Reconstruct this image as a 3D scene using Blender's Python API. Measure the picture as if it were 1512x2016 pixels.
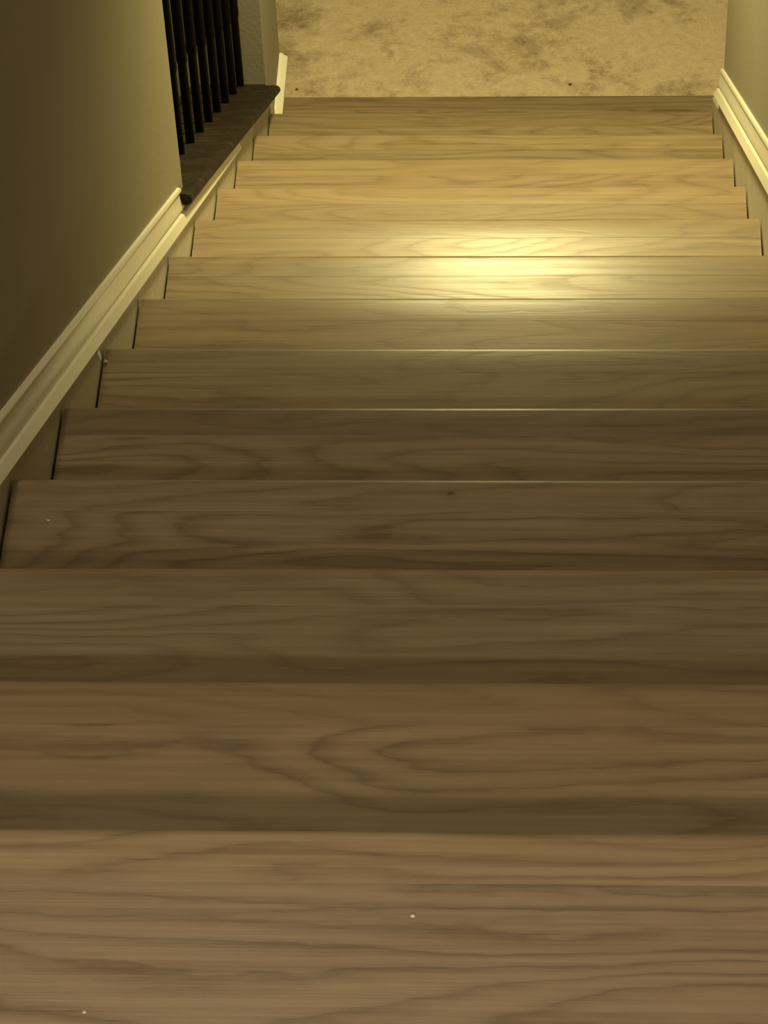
import bpy, bmesh, math, random
from mathutils import Vector, Matrix
random.seed(7)
scene = bpy.context.scene
for o in list(bpy.data.objects):
    bpy.data.objects.remove(o)
COL = scene.collection

# ------------------------------------------------------------------ camera
RT = Vector((0.99868943, 0.0364551, -0.03592274))
FW = Vector((-0.05113544, 0.68136874, -0.73015191))
UP = Vector((-0.00214113, 0.73103192, 0.68233991))
CAM = Vector((0.55161951, -1.30426715, 1.7223682))
cam_data = bpy.data.cameras.new('camera')
cam_data.sensor_fit = 'VERTICAL'
cam_data.sensor_height = 36.0
cam_data.lens = 5988.9 / 2016 * 36.0
cam_data.clip_start = 0.05
cam = bpy.data.objects.new('camera', cam_data)
COL.objects.link(cam)
cam.matrix_world = Matrix(((RT.x, UP.x, -FW.x, CAM.x), (RT.y, UP.y, -FW.y, CAM.y),
                           (RT.z, UP.z, -FW.z, CAM.z), (0, 0, 0, 1)))
scene.camera = cam

# ------------------------------------------------------------------ world, lamps, exposure
world = bpy.data.worlds.new('world')
scene.world = world
world.use_nodes = True
world.node_tree.nodes['Background'].inputs[0].default_value = (1.0, 0.9, 0.7, 1)
world.node_tree.nodes['Background'].inputs[1].default_value = 0.0

def disk_lamp(name, loc, size, power, color, rot=(0, 0, 0), spread=180):
    d = bpy.data.lights.new(name, 'AREA')
    d.shape = 'DISK'
    d.size = size
    d.energy = power
    d.color = color
    d.spread = math.radians(spread)
    o = bpy.data.objects.new(name, d)
    COL.objects.link(o)
    o.location = loc
    o.rotation_euler = rot
    return o

# ceiling lamp of the lower hall, just inside the header, and the hall lamp upstairs behind the camera
disk_lamp('lower_hall_lamp', (0.48, 3.22, -0.36), 0.24, 37, (1.0, 0.86, 0.37))
disk_lamp('upper_hall_lamp', (0.16, -2.30, 2.40), 0.14, 34, (1.0, 0.86, 0.66))
disk_lamp('stairwell_fill', (0.14, 0.60, 2.40), 0.30, 12.5, (1.0, 0.85, 0.56))  # added fill light that lifts the shade under the upper nosings, no known fixture
disk_lamp('back_room_lamp', (0.62, -5.0, 2.38), 0.24, 168, (1.0, 0.81, 0.76))

vs = scene.view_settings
vs.view_transform = 'Standard'
vs.look = 'None'
vs.gamma = 1.0
vs.use_curve_mapping = False
vs.exposure = 0.0

# ------------------------------------------------------------------ dimensions
RISE, RUN, W = 0.186281, 0.291958, 0.9
TH = math.atan2(RISE, RUN)
SI, CO = math.sin(TH), math.cos(TH)
N = 13
XL, XR = -0.006, 0.906          # faces of the two stair walls
ZF = -14 * RISE                 # lower floor
ZC = -0.33                      # lower ceiling
ZT = 2.45                       # upper ceiling
Y_OPEN0, Y_OPEN1, Y_LEND = 2.29, 3.53, 3.835
Y_REND = 3.36

# ------------------------------------------------------------------ node helpers
class NT:
    def __init__(self, name):
        self.m = bpy.data.materials.new(name)
        self.m.use_nodes = True
        self.t = self.m.node_tree
        self.b = self.t.nodes['Principled BSDF']
    def n(self, kind, **kw):
        nd = self.t.nodes.new(kind)
        for k, v in kw.items():
            setattr(nd, k, v)
        return nd
    def put(self, sock, v):
        if hasattr(v, 'is_linked') or isinstance(v, bpy.types.NodeSocket):
            self.t.links.new(v, sock)
        else:
            sock.default_value = v
    def math(self, op, a, b=0.0, c=None, clamp=False):
        nd = self.n('ShaderNodeMath', operation=op, use_clamp=clamp)
        self.put(nd.inputs[0], a); self.put(nd.inputs[1], b)
        if c is not None:
            self.put(nd.inputs[2], c)
        return nd.outputs[0]
    def vmath(self, op, a, b):
        nd = self.n('ShaderNodeVectorMath', operation=op)
        self.put(nd.inputs[0], a); self.put(nd.inputs[1], b)
        return nd.outputs['Value'] if op in ('DISTANCE', 'LENGTH') else nd.outputs[0]
    def noise(self, vec, scale, detail=2.0, rough=0.5, dist=0.0):
        nd = self.n('ShaderNodeTexNoise')
        self.put(nd.inputs['Vector'], vec)
        nd.inputs['Scale'].default_value = scale
        nd.inputs['Detail'].default_value = detail
        nd.inputs['Roughness'].default_value = rough
        nd.inputs['Distortion'].default_value = dist
        return nd.outputs['Fac']
    def ramp(self, fac, stops):
        nd = self.n('ShaderNodeValToRGB')
        e = nd.color_ramp.elements
        while len(e) < len(stops):
            e.new(0.5)
        for el, (p, c) in zip(e, stops):
            el.position = p
            el.color = (c, c, c, 1) if not isinstance(c, tuple) else (*c, 1)
        self.put(nd.inputs[0], fac)
        return nd.outputs[0]
    def mix(self, fac, a, b, blend='MIX'):
        nd = self.n('ShaderNodeMix', data_type='RGBA', blend_type=blend)
        self.put(nd.inputs[0], fac)
        self.put(nd.inputs[6], a if not isinstance(a, tuple) else (*a, 1))
        self.put(nd.inputs[7], b if not isinstance(b, tuple) else (*b, 1))
        return nd.outputs[2]
    def attr(self, name, out='Fac'):
        nd = self.n('ShaderNodeAttribute', attribute_type='OBJECT', attribute_name=name)
        return nd.outputs[out]
    def coords(self):
        return self.n('ShaderNodeTexCoord').outputs['Object']
    def bump(self, h, strength, dist):
        nd = self.n('ShaderNodeBump')
        nd.inputs['Strength'].default_value = strength
        nd.inputs['Distance'].default_value = dist
        self.put(nd.inputs['Height'], h)
        self.put(self.b.inputs['Normal'], nd.outputs[0])

def mat_oak():
    s = NT('oak_boards')
    P = s.coords()
    seed = s.attr('seed')
    off = s.n('ShaderNodeCombineXYZ')
    s.put(off.inputs[0], s.math('MULTIPLY', seed, 3.17))
    s.put(off.inputs[1], s.math('MULTIPLY', seed, 1.73))
    s.put(off.inputs[2], s.math('MULTIPLY', seed, 0.61))
    Q = s.vmath('ADD', P, off.outputs[0])
    # growth rings: contour lines of a stretched field make the cathedral figure
    fld = s.noise(s.vmath('MULTIPLY', Q, (1.5, 9.0, 9.0)), 1.0, 1.5, 0.45, 0.35)
    wob = s.noise(s.vmath('MULTIPLY', Q, (14.0, 70.0, 70.0)), 1.0, 2.0, 0.6)
    ph = s.math('ADD', s.math('MULTIPLY', fld, s.attr('rings')), s.math('MULTIPLY', wob, 0.8))
    fr = s.math('FRACT', ph)
    ring = s.ramp(fr, [(0.0, 0.35), (0.15, 0.08), (0.45, 0.0), (0.75, 0.55), (0.90, 1.0), (1.0, 0.35)])
    fib = s.noise(s.vmath('MULTIPLY', Q, (7.0, 330.0, 330.0)), 1.0, 3.0, 0.65)
    fib = s.ramp(fib, [(0.25, 0.0), (0.78, 1.0)])
    lin = s.noise(s.vmath('MULTIPLY', s.vmath('ADD', Q, (0.0, 0.0, 0.3)), (3.0, 130.0, 130.0)), 1.0, 2.0, 0.55, 0.3)
    lin = s.ramp(lin, [(0.36, 0.0), (0.68, 1.0)])
    pore = s.noise(s.vmath('MULTIPLY', Q, (40.0, 900.0, 900.0)), 1.0, 1.0, 0.5)
    pore = s.ramp(pore, [(0.58, 0.0), (0.72, 1.0)])
    broad = s.noise(s.vmath('MULTIPLY', Q, (1.0, 3.0, 3.0)), 1.7, 2.0)
    dark = s.math('ADD', s.math('MULTIPLY', ring, s.math('MULTIPLY', s.attr('figure'), 0.72)), s.math('ADD', s.math('MULTIPLY', fib, 0.24), s.math('MULTIPLY', lin, 0.36)))
    dark = s.math('ADD', dark, s.math('MULTIPLY', pore, s.math('MULTIPLY', ring, 0.25)), clamp=True)
    col = s.mix(dark, (0.385, 0.300, 0.190), (0.165, 0.113, 0.062))
    col = s.mix(s.ramp(broad, [(0.3, 0.0), (0.7, 0.45)]), col, (0.285, 0.205, 0.112))
    # small knots with a shape of their own
    kd = s.n('ShaderNodeVectorMath', operation='SUBTRACT')
    s.put(kd.inputs[0], P); s.put(kd.inputs[1], s.attr('knot', 'Vector'))
    kl = s.vmath('LENGTH', s.vmath('MULTIPLY', kd.outputs[0], (1.0, 1.5, 0.0)), (0, 0, 0))
    kn = s.ramp(s.math('MULTIPLY', kl, 40.0), [(0.0, 1.0), (0.13, 0.9), (0.2, 0.25), (0.75, 0.0)])
    col = s.mix(s.math('MULTIPLY', kn, 0.75), col, (0.085, 0.05, 0.022))
    col = s.mix(1.0, col, s.attr('tint', 'Color'), 'MULTIPLY')
    s.put(s.b.inputs['Base Color'], col)
    s.put(s.b.inputs['Roughness'], s.math('ADD', s.math('MULTIPLY', dark, 0.10), 0.315))
    s.b.inputs['Specular IOR Level'].default_value = 0.5
    s.bump(s.math('MULTIPLY', s.math('ADD', fib, ring), -1.0), 0.10, 0.0006)
    return s.m

def mat_paint(name, colr, rough, bump=0.25, scale=90.0, dist=0.0012, var=0.06):
    s = NT(name)
    P = s.coords()
    b1 = s.noise(P, scale, 3.0, 0.55)
    b2 = s.noise(P, 2.3, 3.0, 0.6)
    lo = tuple(c * (1 - var) for c in colr)
    hi = tuple(min(1, c * (1 + var)) for c in colr)
    s.put(s.b.inputs['Base Color'], s.mix(b2, lo, hi))
    s.b.inputs['Roughness'].default_value = rough
    s.bump(b1, bump, dist)
    return s.m

def mat_skirt():
    s = NT('scuffed_skirt_paint')
    P = s.coords()
    b2 = s.noise(P, 9.0, 4.0, 0.65)
    sp = s.ramp(s.noise(P, 60.0, 2.0), [(0.64, 0.0), (0.70, 1.0)])
    col = s.mix(b2, (0.50, 0.45, 0.35), (0.62, 0.57, 0.46))
    col = s.mix(s.math('MULTIPLY', sp, 0.5), col, (0.80, 0.77, 0.68))
    s.put(s.b.inputs['Base Color'], col)
    s.b.inputs['Roughness'].default_value = 0.5
    s.bump(b2, 0.2, 0.001)
    return s.m

def mat_carpet():
    s = NT('stained_carpet')
    P = s.coords()
    pile = s.noise(P, 260.0, 3.0, 0.7)
    clump = s.noise(P, 55.0, 4.0, 0.7)
    st = s.noise(s.vmath('ADD', P, (0.35, 0.12, 0.0)), 5.0, 8.0, 0.74, 0.2)
    st = s.ramp(st, [(0.48, 0.0), (0.55, 0.45), (0.66, 1.0)])
    st2 = s.ramp(s.noise(s.vmath('ADD', P, (3.3, 1.1, 0)), 17.0, 4.0, 0.7), [(0.60, 0.0), (0.72, 1.0)])
    col = s.mix(s.ramp(clump, [(0.3, 0.0), (0.7, 1.0)]), (0.720, 0.570, 0.390), (0.880, 0.715, 0.510))
    col = s.mix(s.math('MULTIPLY', pile, 0.14), col, (0.24, 0.16, 0.085))
    stn = s.math('ADD', s.math('MULTIPLY', st, 0.90), s.math('MULTIPLY', st2, 0.50), clamp=True)
    stn = s.math('MULTIPLY', stn, s.ramp(clump, [(0.25, 1.0), (0.7, 0.55)]))
    col = s.mix(stn, col, (0.200, 0.130, 0.065))
    s.put(s.b.inputs['Base Color'], col)
    s.b.inputs['Roughness'].default_value = 0.95
    s.b.inputs['Specular IOR Level'].default_value = 0.1
    s.bump(s.math('ADD', s.math('MULTIPLY', pile, 0.6), clump), 0.7, 0.006)
    return s.m

def mat_ledge():
    s = NT('dark_stained_ledge')
    P = s.coords()
    gr = s.noise(s.vmath('MULTIPLY', P, (70.0, 5.0, 5.0)), 1.0, 4.0, 0.65)
    dust = s.ramp(s.noise(P, 22.0, 5.0, 0.7), [(0.45, 0.0), (0.75, 1.0)])
    col = s.mix(gr, (0.008, 0.0045, 0.002), (0.022, 0.012, 0.005))
    col = s.mix(s.math('MULTIPLY', dust, 0.5), col, (0.055, 0.052, 0.034))
    s.put(s.b.inputs['Base Color'], col)
    s.b.inputs['Roughness'].default_value = 0.6
    s.b.inputs['Specular IOR Level'].default_value = 0.25
    s.bump(gr, 0.2, 0.001)
    return s.m

def mat_black():
    s = NT('black_baluster_paint')
    P = s.coords()
    v = s.noise(P, 30.0, 3.0)
    s.put(s.b.inputs['Base Color'], s.mix(v, (0.002, 0.0015, 0.0015), (0.005, 0.003, 0.002)))
    s.b.inputs['Roughness'].default_value = 0.7
    s.b.inputs['Specular IOR Level'].default_value = 0.12
    return s.m

def mat_chip(name, c):
    s = NT(name)
    v = s.noise(s.coords(), 400.0, 2.0)
    s.put(s.b.inputs['Base Color'], s.mix(v, tuple(x * 0.85 for x in c), c))
    s.b.inputs['Roughness'].default_value = 0.6
    return s.m

M_OAK = mat_oak()
M_CREAM = mat_paint('cream_trim_paint', (0.90, 0.87, 0.74), 0.34, 0.08, 40.0, 0.001, 0.03)
M_WALL = mat_paint('beige_wall_paint', (0.36, 0.325, 0.235), 0.75, 0.35, 130.0, 0.0015, 0.05)
M_CEIL = mat_paint('ceiling_paint', (0.62, 0.58, 0.48), 0.9, 0.4, 60.0, 0.003, 0.03)
M_SKIRT = mat_skirt()
M_CARPET = mat_carpet()
M_LEDGE = mat_ledge()
M_BLACK = mat_black()
M_WHITE = mat_chip('white_paint_chip', (0.82, 0.78, 0.68))
M_DARK = mat_chip('dark_crumb', (0.07, 0.045, 0.025))

# ------------------------------------------------------------------ mesh helpers
def link(name, mesh, mat, parent=None, loc=(0, 0, 0)):
    if mat and not mesh.materials:
        mesh.materials.append(mat)
    o = bpy.data.objects.new(name, mesh)
    COL.objects.link(o)
    o.location = loc
    if parent:
        o.parent = parent
    return o

def finish(bm, name, smooth=None):
    bmesh.ops.recalc_face_normals(bm, faces=bm.faces)
    me = bpy.data.meshes.new(name)
    bm.to_mesh(me)
    bm.free()
    if smooth:
        for p in me.polygons:
            p.use_smooth = True
        me.set_sharp_from_angle(angle=math.radians(smooth))
    return me

def loft(bm, a, b):
    """close a solid between two outlines with the same number of points"""
    va = [bm.verts.new(p) for p in a]
    vb = [bm.verts.new(p) for p in b]
    n = len(a)
    bm.faces.new(va)
    bm.faces.new(vb[::-1])
    for i in range(n):
        j = (i + 1) % n
        bm.faces.new((va[j], va[i], vb[i], vb[j]))

def box(bm, x0, x1, y0, y1, z0, z1):
    loft(bm, [(x0, y0, z0), (x1, y0, z0), (x1, y1, z0), (x0, y1, z0)],
         [(x0, y0, z1), (x1, y0, z1), (x1, y1, z1), (x0, y1, z1)])

def prism_x(prof, x0, x1, name, smooth=None):
    bm = bmesh.new()
    loft(bm, [(x0, y, z) for y, z in prof], [(x1, y, z) for y, z in prof])
    return finish(bm, name, smooth)

def struct(name, mesh, mat):
    o = link(name, mesh, mat)
    o['kind'] = 'structure'
    return o

def thing(o, label, cat, group=None):
    o['label'] = label
    o['category'] = cat
    if group:
        o['group'] = group
    return o

def empty(name, loc=(0, 0, 0)):
    o = bpy.data.objects.new(name, None)
    COL.objects.link(o)
    o.location = loc
    return o

def zs(y, p=0.0):
    """height of a line parallel to the stair slope, p metres square off the nosing line"""
    return (p - y * SI) / CO

# ------------------------------------------------------------------ walls, floors, ceilings
TW = 0.13
XLB = XL - TW
bm = bmesh.new()
box(bm, XLB, XL, -6.0, Y_OPEN0, ZF, ZT)                                   # full wall beside the upper flight
pk = 0.037
loft(bm, [(XLB, Y_OPEN0, ZF), (XLB, Y_OPEN1, ZF), (XLB, Y_OPEN1, zs(Y_OPEN1, pk)), (XLB, Y_OPEN0, zs(Y_OPEN0, pk))],
     [(XL, Y_OPEN0, ZF), (XL, Y_OPEN1, ZF), (XL, Y_OPEN1, zs(Y_OPEN1, pk)), (XL, Y_OPEN0, zs(Y_OPEN0, pk))])
box(bm, XLB, XL, Y_OPEN1, Y_LEND, ZF, ZC)                                 # pier beyond the opening
box(bm, XLB, XL, Y_OPEN0, 3.3, ZC, ZT)                                    # wall above the opening
struct('wall_left', finish(bm, 'wall_left'), M_WALL)

bm = bmesh.new()
box(bm, XR, XR + TW, -6.0, Y_REND, ZF, ZT)
struct('wall_right', finish(bm, 'wall_right'), M_WALL)

bm = bmesh.new()
box(bm, -2.6, XLB, Y_OPEN1, Y_LEND, ZF, ZC)
struct('wall_partition', finish(bm, 'wall_partition'), M_WALL)

bm = bmesh.new()
box(bm, -2.7, 3.7, 7.0, 7.12, ZF, ZC)
struct('wall_far', finish(bm, 'wall_far'), M_WALL)
bm = bmesh.new()
box(bm, -2.72, -2.6, 0.6, 7.0, ZF, ZC)
struct('wall_lower_left', finish(bm, 'wall_lower_left'), M_WALL)
bm = bmesh.new()
box(bm, 3.6, 3.72, 2.4, 7.0, ZF, ZC)
struct('wall_lower_right', finish(bm, 'wall_lower_right'), M_WALL)
bm = bmesh.new()
box(bm, XR + TW, 3.6, 2.4, 2.52, ZF, ZC)
struct('wall_lower_near', finish(bm, 'wall_lower_near'), M_WALL)
bm = bmesh.new()
box(bm, -2.6, XLB, 0.6, 0.72, ZF, ZC)
struct('wall_side_near', finish(bm, 'wall_side_near'), M_WALL)
bm = bmesh.new()
box(bm, -0.9, 1.9, -6.12, -6.0, -0.3, ZT)
struct('wall_back', finish(bm, 'wall_back'), M_WALL)
bm = bmesh.new()
box(bm, XL, XR, 3.05, 3.15, ZC, ZT)
struct('wall_header', finish(bm, 'wall_header'), M_WALL)

bm = bmesh.new()
box(bm, XL, XR, 3.15, 3.3, ZC, ZC + 0.12)
box(bm, -2.7, 3.7, 3.3, 7.12, ZC, ZC + 0.12)
box(bm, -2.7, XLB, 0.6, 3.3, ZC, ZC + 0.12)
box(bm, XR + TW, 3.7, 2.4, 3.3, ZC, ZC + 0.12)
struct('ceiling_lower', finish(bm, 'ceiling_lower'), M_CEIL)
bm = bmesh.new()
box(bm, -0.9, 1.9, -6.12, 3.3, ZT, ZT + 0.1)
struct('ceiling', finish(bm, 'ceiling'), M_CEIL)

bm = bmesh.new()
box(bm, -2.7, 3.7, 0.6, 7.1, ZF - 0.1, ZF)
struct('floor', finish(bm, 'floor'), M_CARPET)

# ------------------------------------------------------------------ oak boards
GAP = 0.0032
NOSE, BOARD = 0.050, 0.124
T = 0.022
BV = 0.00012

def nose_profile(depth):
    """stair nose: y = 0 at the front, bullnose edge"""
    pts = [(-depth, -T), (-depth, -BV), (-depth + BV, 0.0)]
    r = T / 2
    for i in range(9):
        a = math.pi / 2 - math.pi * i / 8
        pts.append((-r + r * math.cos(a), -r + r * math.sin(a)))
    return pts

def board_profile(depth):
    return [(0, -T), (0, -BV), (-BV, 0), (-depth + BV, 0), (-depth, -BV), (-depth, -T)]

def nose_mesh(half):
    return prism_x(nose_profile(NOSE), -half, half, 'stair_nose', 40)

def board_mesh(depth, half):
    return prism_x(board_profile(depth), -half, half, 'board')

HALF = W / 2 - GAP
ME_NOSE = nose_mesh(HALF)
BACK = RUN + 0.026 - NOSE - BOARD
ME_A, ME_B = board_mesh(BOARD, HALF), board_mesh(BACK, HALF)
# the lowest tread runs on past the end of the right wall
XW = 0.922 - W / 2
ME_LOW = (prism_x(nose_profile(NOSE), -HALF, XW, 'stair_nose_wide', 40),
          prism_x(board_profile(BOARD), -HALF, XW, 'board_wide'), prism_x(board_profile(BACK), -HALF, XW, 'board_wide'))

def oak(o, seed, tint=(1, 1, 1), rings=13.0, figure=0.55, knot=(9.0, 9.0, 0.0)):
    o['seed'] = float(seed)
    o['tint'] = [float(c) for c in tint]
    o['rings'] = float(rings)
    o['figure'] = float(figure)
    o['knot'] = [float(c) for c in knot]
    return o

stairs = empty('staircase', (0, 0, ZF))
thing(stairs, 'straight oak-board staircase descending to the stained beige carpet', 'staircase')

core_bm = bmesh.new()
box(core_bm, -HALF + 0.006, HALF - 0.006, -RUN - 0.020, -0.030, -T - 0.016, -T - 0.0003)
ME_CORE = finish(core_bm, 'tread_core')
ris_bm = bmesh.new()
box(ris_bm, -HALF, HALF, -0.046, -0.028, -RISE, -T - 0.0006)
ME_RISER = finish(ris_bm, 'riser')

rnd = random.Random(41)
# tint of the nose strip and of the board behind it, read off the photo tread by tread
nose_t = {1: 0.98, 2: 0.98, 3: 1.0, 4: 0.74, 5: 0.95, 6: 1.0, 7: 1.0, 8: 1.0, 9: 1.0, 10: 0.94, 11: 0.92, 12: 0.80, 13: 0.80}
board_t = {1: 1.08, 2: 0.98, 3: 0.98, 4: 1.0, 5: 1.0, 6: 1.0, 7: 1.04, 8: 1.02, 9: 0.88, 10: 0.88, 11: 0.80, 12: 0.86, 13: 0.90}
knots = {7: (0.497 - W / 2, 1.979 - 7 * RUN, 0), 3: (0.460 - W / 2, 0.851 - 3 * RUN, 0)}
for k in range(1, N + 1):
    y = k * RUN - (0.012 if k == N else 0.0)
    z = -k * RISE
    t = link('tread', ME_CORE, M_OAK, stairs, (W / 2, y, z - ZF))
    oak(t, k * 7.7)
    if k == N:
        t['label'] = 'lowest tread, next to the carpet'
    mn, ma, mb = ME_LOW if k == N else (ME_NOSE, ME_A, ME_B)
    kn = knots.get(k, (9, 9, 0))
    v = nose_t[k]
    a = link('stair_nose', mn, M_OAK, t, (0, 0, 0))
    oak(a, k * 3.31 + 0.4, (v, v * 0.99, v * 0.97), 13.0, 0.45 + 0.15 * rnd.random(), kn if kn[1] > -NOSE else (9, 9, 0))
    v = board_t[k]
    kn2 = (kn[0], kn[1] + NOSE + 0.0006, 0)
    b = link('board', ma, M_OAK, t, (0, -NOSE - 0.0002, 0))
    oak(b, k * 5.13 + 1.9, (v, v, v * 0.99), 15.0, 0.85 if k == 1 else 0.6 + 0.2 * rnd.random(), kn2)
    c = link('board', mb, M_OAK, t, (0, -NOSE - BOARD - 0.0004, 0))
    oak(c, k * 2.77 + 4.2, (0.96, 0.95, 0.93), 13.0, 0.5)
for k in range(1, N + 2):
    y = (k - 1) * RUN - (0.012 if k == N + 1 else 0.0)
    oak(link('riser', ME_RISER, M_OAK, stairs, (W / 2, y, -(k - 1) * RISE - ZF)), k * 9.1)

# skirt boards beside the treads
def skirt(x0, x1, y0, y1, p0, p1):
    b_ = bmesh.new()
    pts = [(y0, zs(y0, p0)), (y1, zs(y1, p0)), (y1, zs(y1, p1)), (y0, zs(y0, p1))]
    loft(b_, [(x0, y, z - ZF) for y, z in pts], [(x1, y, z - ZF) for y, z in pts])
    return finish(b_, 'skirt_board')
link('skirt_board', skirt(XL + 0.0004, 0.0, 0.02, 3.60, -0.30, 0.030), M_SKIRT, stairs)
b_ = bmesh.new()
pts = [(0.02, zs(0.02, -0.30)), (3.55, zs(3.55, -0.30)), (3.55, zs(3.55, 0.020)), (Y_REND, zs(Y_REND, 0.020)),
       (Y_REND, zs(Y_REND, 0.066)), (0.02, zs(0.02, 0.066))]
loft(b_, [(W, y, z - ZF) for y, z in pts], [(XR - 0.0004, y, z - ZF) for y, z in pts])
link('skirt_board', finish(b_, 'skirt_board'), M_SKIRT, stairs)

# ------------------------------------------------------------------ upper landing
land = link('floor_landing', None or finish((lambda b_: (box(b_, XL, XR, -6.0, -0.03, -0.30, -T - 0.0004), b_)[1])(bmesh.new()), 'floor_landing'), M_OAK)
land['kind'] = 'structure'
oak(land, 3.3)
LH = (XR - XL) / 2 - 0.001
xm = (XL + XR) / 2
ME_LN = nose_mesh(LH)
o = link('stair_nose', ME_LN, M_OAK, land, (xm, 0, 0))
oak(o, 21.3, (1.10, 1.07, 1.02), 15.0, 0.55)  # paler tint paints in the highlight along the landing's nosing
ME_LP = board_mesh(0.126, LH)
yy = -NOSE - 0.0002
i = 0
while yy > -5.87:
    o = link('plank', ME_LP, M_OAK, land, (xm, yy, 0))
    v = 0.97 if i == 0 else 0.92 + 0.14 * rnd.random()
    oak(o, 33.7 + i * 4.47, (v, v * 0.98, v * 0.97), 13.0, 0.8)
    yy -= 0.1262
    i += 1

# ------------------------------------------------------------------ cream mouldings along the walls
# profile: (distance off the wall, height) from the lower back corner round to the upper back corner
LOW = [(0.0000, 0.0185), (0.0160, 0.0185), (0.0165, 0.0200), (0.0108, 0.0322), (0.0092, 0.0330)]
PROF = LOW + [(0.0060, 0.0338), (0.0050, 0.0368), (0.0080, 0.0395), (0.0078, 0.0430), (0.0062, 0.0490), (0.0047, 0.0555),
              (0.0038, 0.0625), (0.0038, 0.0645), (0.0058, 0.0662), (0.0056, 0.0690), (0.0040, 0.0715), (0.0000, 0.0722)]
BAND = LOW + [(0.0000, 0.0335)]

def run_moulding(prof, xw, sgn, y0, y1, zfun, name):
    b_ = bmesh.new()
    n = max(2, int(abs(y1 - y0) / 0.06))
    rows = []
    for i in range(n + 1):
        y = y0 + (y1 - y0) * i / n
        rows.append([b_.verts.new((xw + sgn * dx, y, zfun(y, p))) for dx, p in prof])
    m = len(prof)
    for r0, r1 in zip(rows, rows[1:]):
        for i in range(m):
            j = (i + 1) % m
            b_.faces.new((r0[i], r0[j], r1[j], r1[i]))
    b_.faces.new(rows[0][::-1])
    b_.faces.new(rows[-1])
    return finish(b_, name, 35)

struct('baseboard_left', run_moulding(PROF, XL, 1, 0.03, 2.235, zs, 'baseboard_left'), M_CREAM)
struct('trim_1', run_moulding(BAND, XL, 1, 2.2352, 2.93, zs, 'trim_1'), M_CREAM)
# level piece over the lowest treads
LEV = [(0.0, -2.3715), (0.0160, -2.3715), (0.0170, -2.3700), (0.0170, -2.3580), (0.0140, -2.3545), (0.0100, -2.3530),
       (0.0070, -2.3490), (0.0020, -2.3470), (0.0, -2.3470)]
struct('trim_2', run_moulding(LEV, XL, 1, 3.62, Y_LEND, lambda y, p: p, 'trim_2'), M_CREAM)
def zr(y, p):
    return -1.2946 - 0.661 * (y - 2.165) + (p - 0.019) / CO * 1.06
struct('baseboard_right', run_moulding(PROF, XR, -1, 0.03, Y_REND + 0.02, zr, 'baseboard_right'), M_CREAM)
for nm, xw, sg in (('baseboard_landing_left', XL, 1), ('baseboard_landing_right', XR, -1)):
    struct(nm, run_moulding(PROF, xw, sg, -6.0, -0.002, lambda y, p: (p - 0.019) * 1.4 + 0.0005, nm), M_CREAM)

# ------------------------------------------------------------------ balustrade in the wall opening
bal = empty('balustrade', (XL - 0.05, Y_OPEN1, zs(Y_OPEN1, pk)))
thing(bal, 'black spindle balustrade on a sloping dark ledge in the left wall opening', 'balustrade')
O = bal.location
b_ = bmesh.new()
def dip(y):
    return -0.007 * (y - 2.2) / 1.3
def sl(prof, y0, y1):
    loft(b_, [(x - O.x, y0 - O.y, zs(y0, p + dip(y0)) - O.z) for x, p in prof], [(x - O.x, y1 - O.y, zs(y1, p + dip(y1)) - O.z) for x, p in prof])
PT, PB = 0.063, 0.0445
sl([(XLB - 0.02, PB), (XL + 0.0003, PB), (XL + 0.0003, PT), (XLB - 0.02, PT)], Y_OPEN0 + 0.002, Y_OPEN1 - 0.001)
r = (PT - PB) / 2
def front(xf, y):
    arc = [-math.pi / 2 + math.pi * i / 8 for i in range(9)]
    pr = [(XL + 0.0003, PB)] + [(xf - r + r * math.cos(a), PB + r + r * math.sin(a)) for a in arc] + [(XL + 0.0003, PT)]
    return [(x - O.x, y - O.y, zs(y, p + dip(y)) - O.z) for x, p in pr]
loft(b_, front(0.0165, 2.225), front(0.0250, Y_OPEN1 - 0.015))
link('ledge', finish(b_, 'ledge', 40), M_LEDGE, bal)['label'] = 'dark brown ledge with rounded edge'

def lathe(prof, seg=10):
    b2 = bmesh.new()
    rows = []
    for rr, h in prof:
        rows.append([b2.verts.new((rr * math.cos(2 * math.pi * i / seg), rr * math.sin(2 * math.pi * i / seg), h)) for i in range(seg)])
    for a, c in zip(rows, rows[1:]):
        for i in range(seg):
            j = (i + 1) % seg
            b2.faces.new((a[i], a[j], c[j], c[i]))
    b2.faces.new(rows[0][::-1]); b2.faces.new(rows[-1])
    return finish(b2, 'baluster', 50)
ME_BAL = lathe([(0.0078, -0.012), (0.0078, 0.165), (0.0076, 0.172), (0.0096, 0.182), (0.0096, 0.194), (0.0091, 0.204),
                (0.0091, 0.40), (0.0091, 0.62), (0.0096, 0.70), (0.0072, 0.72), (0.0072, 0.87)])
for i in range(10):
    y = 3.507 - 0.1265 * i
    x = -0.055
    link('baluster', ME_BAL, M_BLACK, bal, (x - O.x, y - O.y, zs(y, PT + dip(y)) - O.z))
b_ = bmesh.new()
hp = [(-0.028, 0.0), (0.028, 0.0), (0.030, 0.02), (0.022, 0.042), (0.008, 0.05), (-0.008, 0.05), (-0.022, 0.042), (-0.030, 0.02)]
y0, y1 = Y_OPEN0 + 0.002, Y_OPEN1 - 0.002
loft(b_, [(-0.055 + dx - O.x, y0 - O.y, zs(y0, PT) + 0.845 + dz - O.z) for dx, dz in hp],
     [(-0.055 + dx - O.x, y1 - O.y, zs(y1, PT) + 0.845 + dz - O.z) for dx, dz in hp])
link('handrail', finish(b_, 'handrail', 40), M_BLACK, bal)

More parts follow.
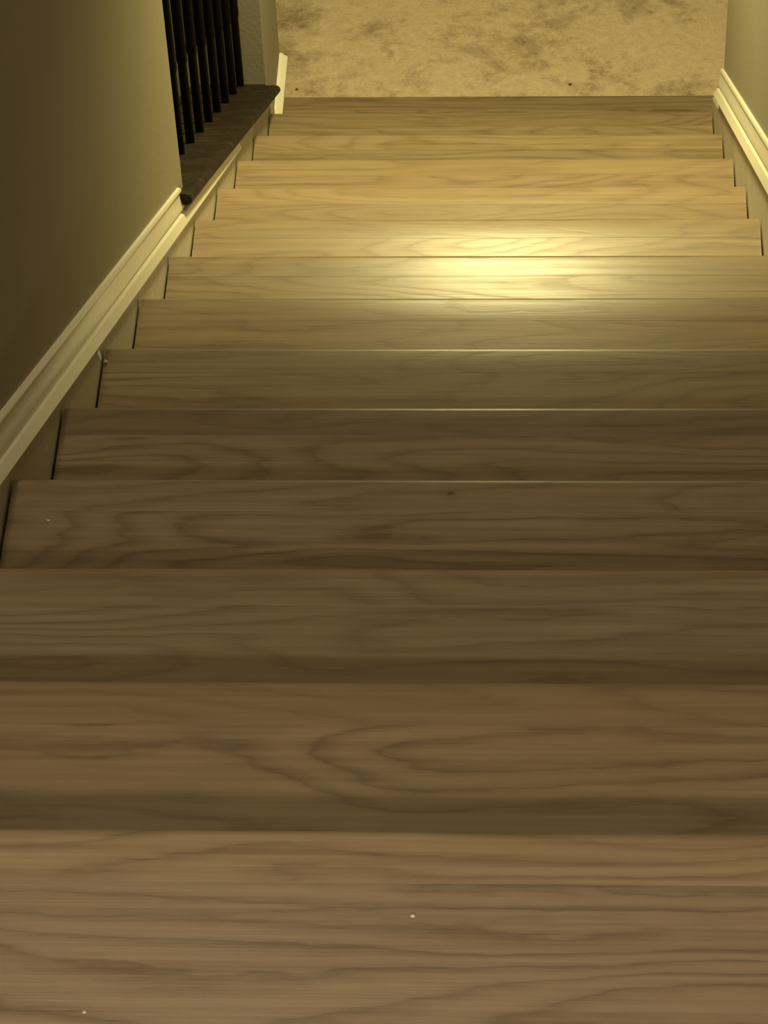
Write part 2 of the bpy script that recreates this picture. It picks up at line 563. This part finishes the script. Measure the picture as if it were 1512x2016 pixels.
# ------------------------------------------------------------------ crumbs and paint chips
def shard(name, mat, loc, size, seed, label, cat, group=None):
    rr = random.Random(seed)
    b2 = bmesh.new()
    for _ in range(14):
        v = Vector((rr.gauss(0, 1), rr.gauss(0, 1), rr.gauss(0, 1))).normalized() * rr.uniform(0.75, 1.0)
        b2.verts.new((v.x * size[0] / 2, v.y * size[1] / 2, v.z * size[2] / 2))
    res = bmesh.ops.convex_hull(b2, input=b2.verts)
    for v in [v for v in b2.verts if not v.link_faces]:
        b2.verts.remove(v)
    zmin = min(v.co.z for v in b2.verts)
    for v in b2.verts:
        v.co.z -= zmin
    o = link(name, finish(b2, name), mat, None, loc)
    return thing(o, label, cat, group)

shard('paint_chip', M_WHITE, (0.0055, 1.4290, -5 * RISE), (0.0075, 0.006, 0.004), 3, 'white paint chip lying at the left end of a tread', 'paint chip')
shard('crumb', M_WHITE, (0.4646, -0.0786, 0.0), (0.0042, 0.0042, 0.003), 5, 'small white crumb in the middle of the top landing', 'crumb')
shard('crumb', M_WHITE, (0.2454, -0.1600, 0.0), (0.0036, 0.0032, 0.002), 6, 'tiny pale crumb near the bottom left of the landing', 'crumb')
shard('crumb', M_WHITE, (0.0461, 0.8113, -3 * RISE), (0.005, 0.003, 0.002), 8, 'pale splinter near the left end of a dark tread', 'crumb')
shard('crumb', M_DARK, (0.6169, 4.0428, ZF), (0.010, 0.007, 0.005), 9, 'dark crumb on the carpet right of centre', 'crumb')
shard('crumb', M_DARK, (0.005, 4.031, ZF), (0.009, 0.008, 0.005), 10, 'dark crumb on the carpet near the left wall', 'crumb')
# curled flake of paint hanging below the left moulding
b_ = bmesh.new()
pts = [(0.0, 0.0, 0.0), (0.006, -0.004, 0.001), (0.010, -0.012, -0.004), (0.011, -0.020, -0.012), (0.006, -0.012, -0.006), (0.001, -0.006, -0.002)]
pts = [(x * 0.6, y * 0.6, z * 0.6) for x, y, z in pts]
loft(b_, pts, [(x - 0.0006, y, z - 0.0006) for x, y, z in pts])
o = link('paint_flake', finish(b_, 'paint_flake'), M_WHITE, None, (0.0080, 1.372, zs(1.372, 0.0183)))
thing(o, 'curled white paint flake hanging from the left moulding', 'paint flake')
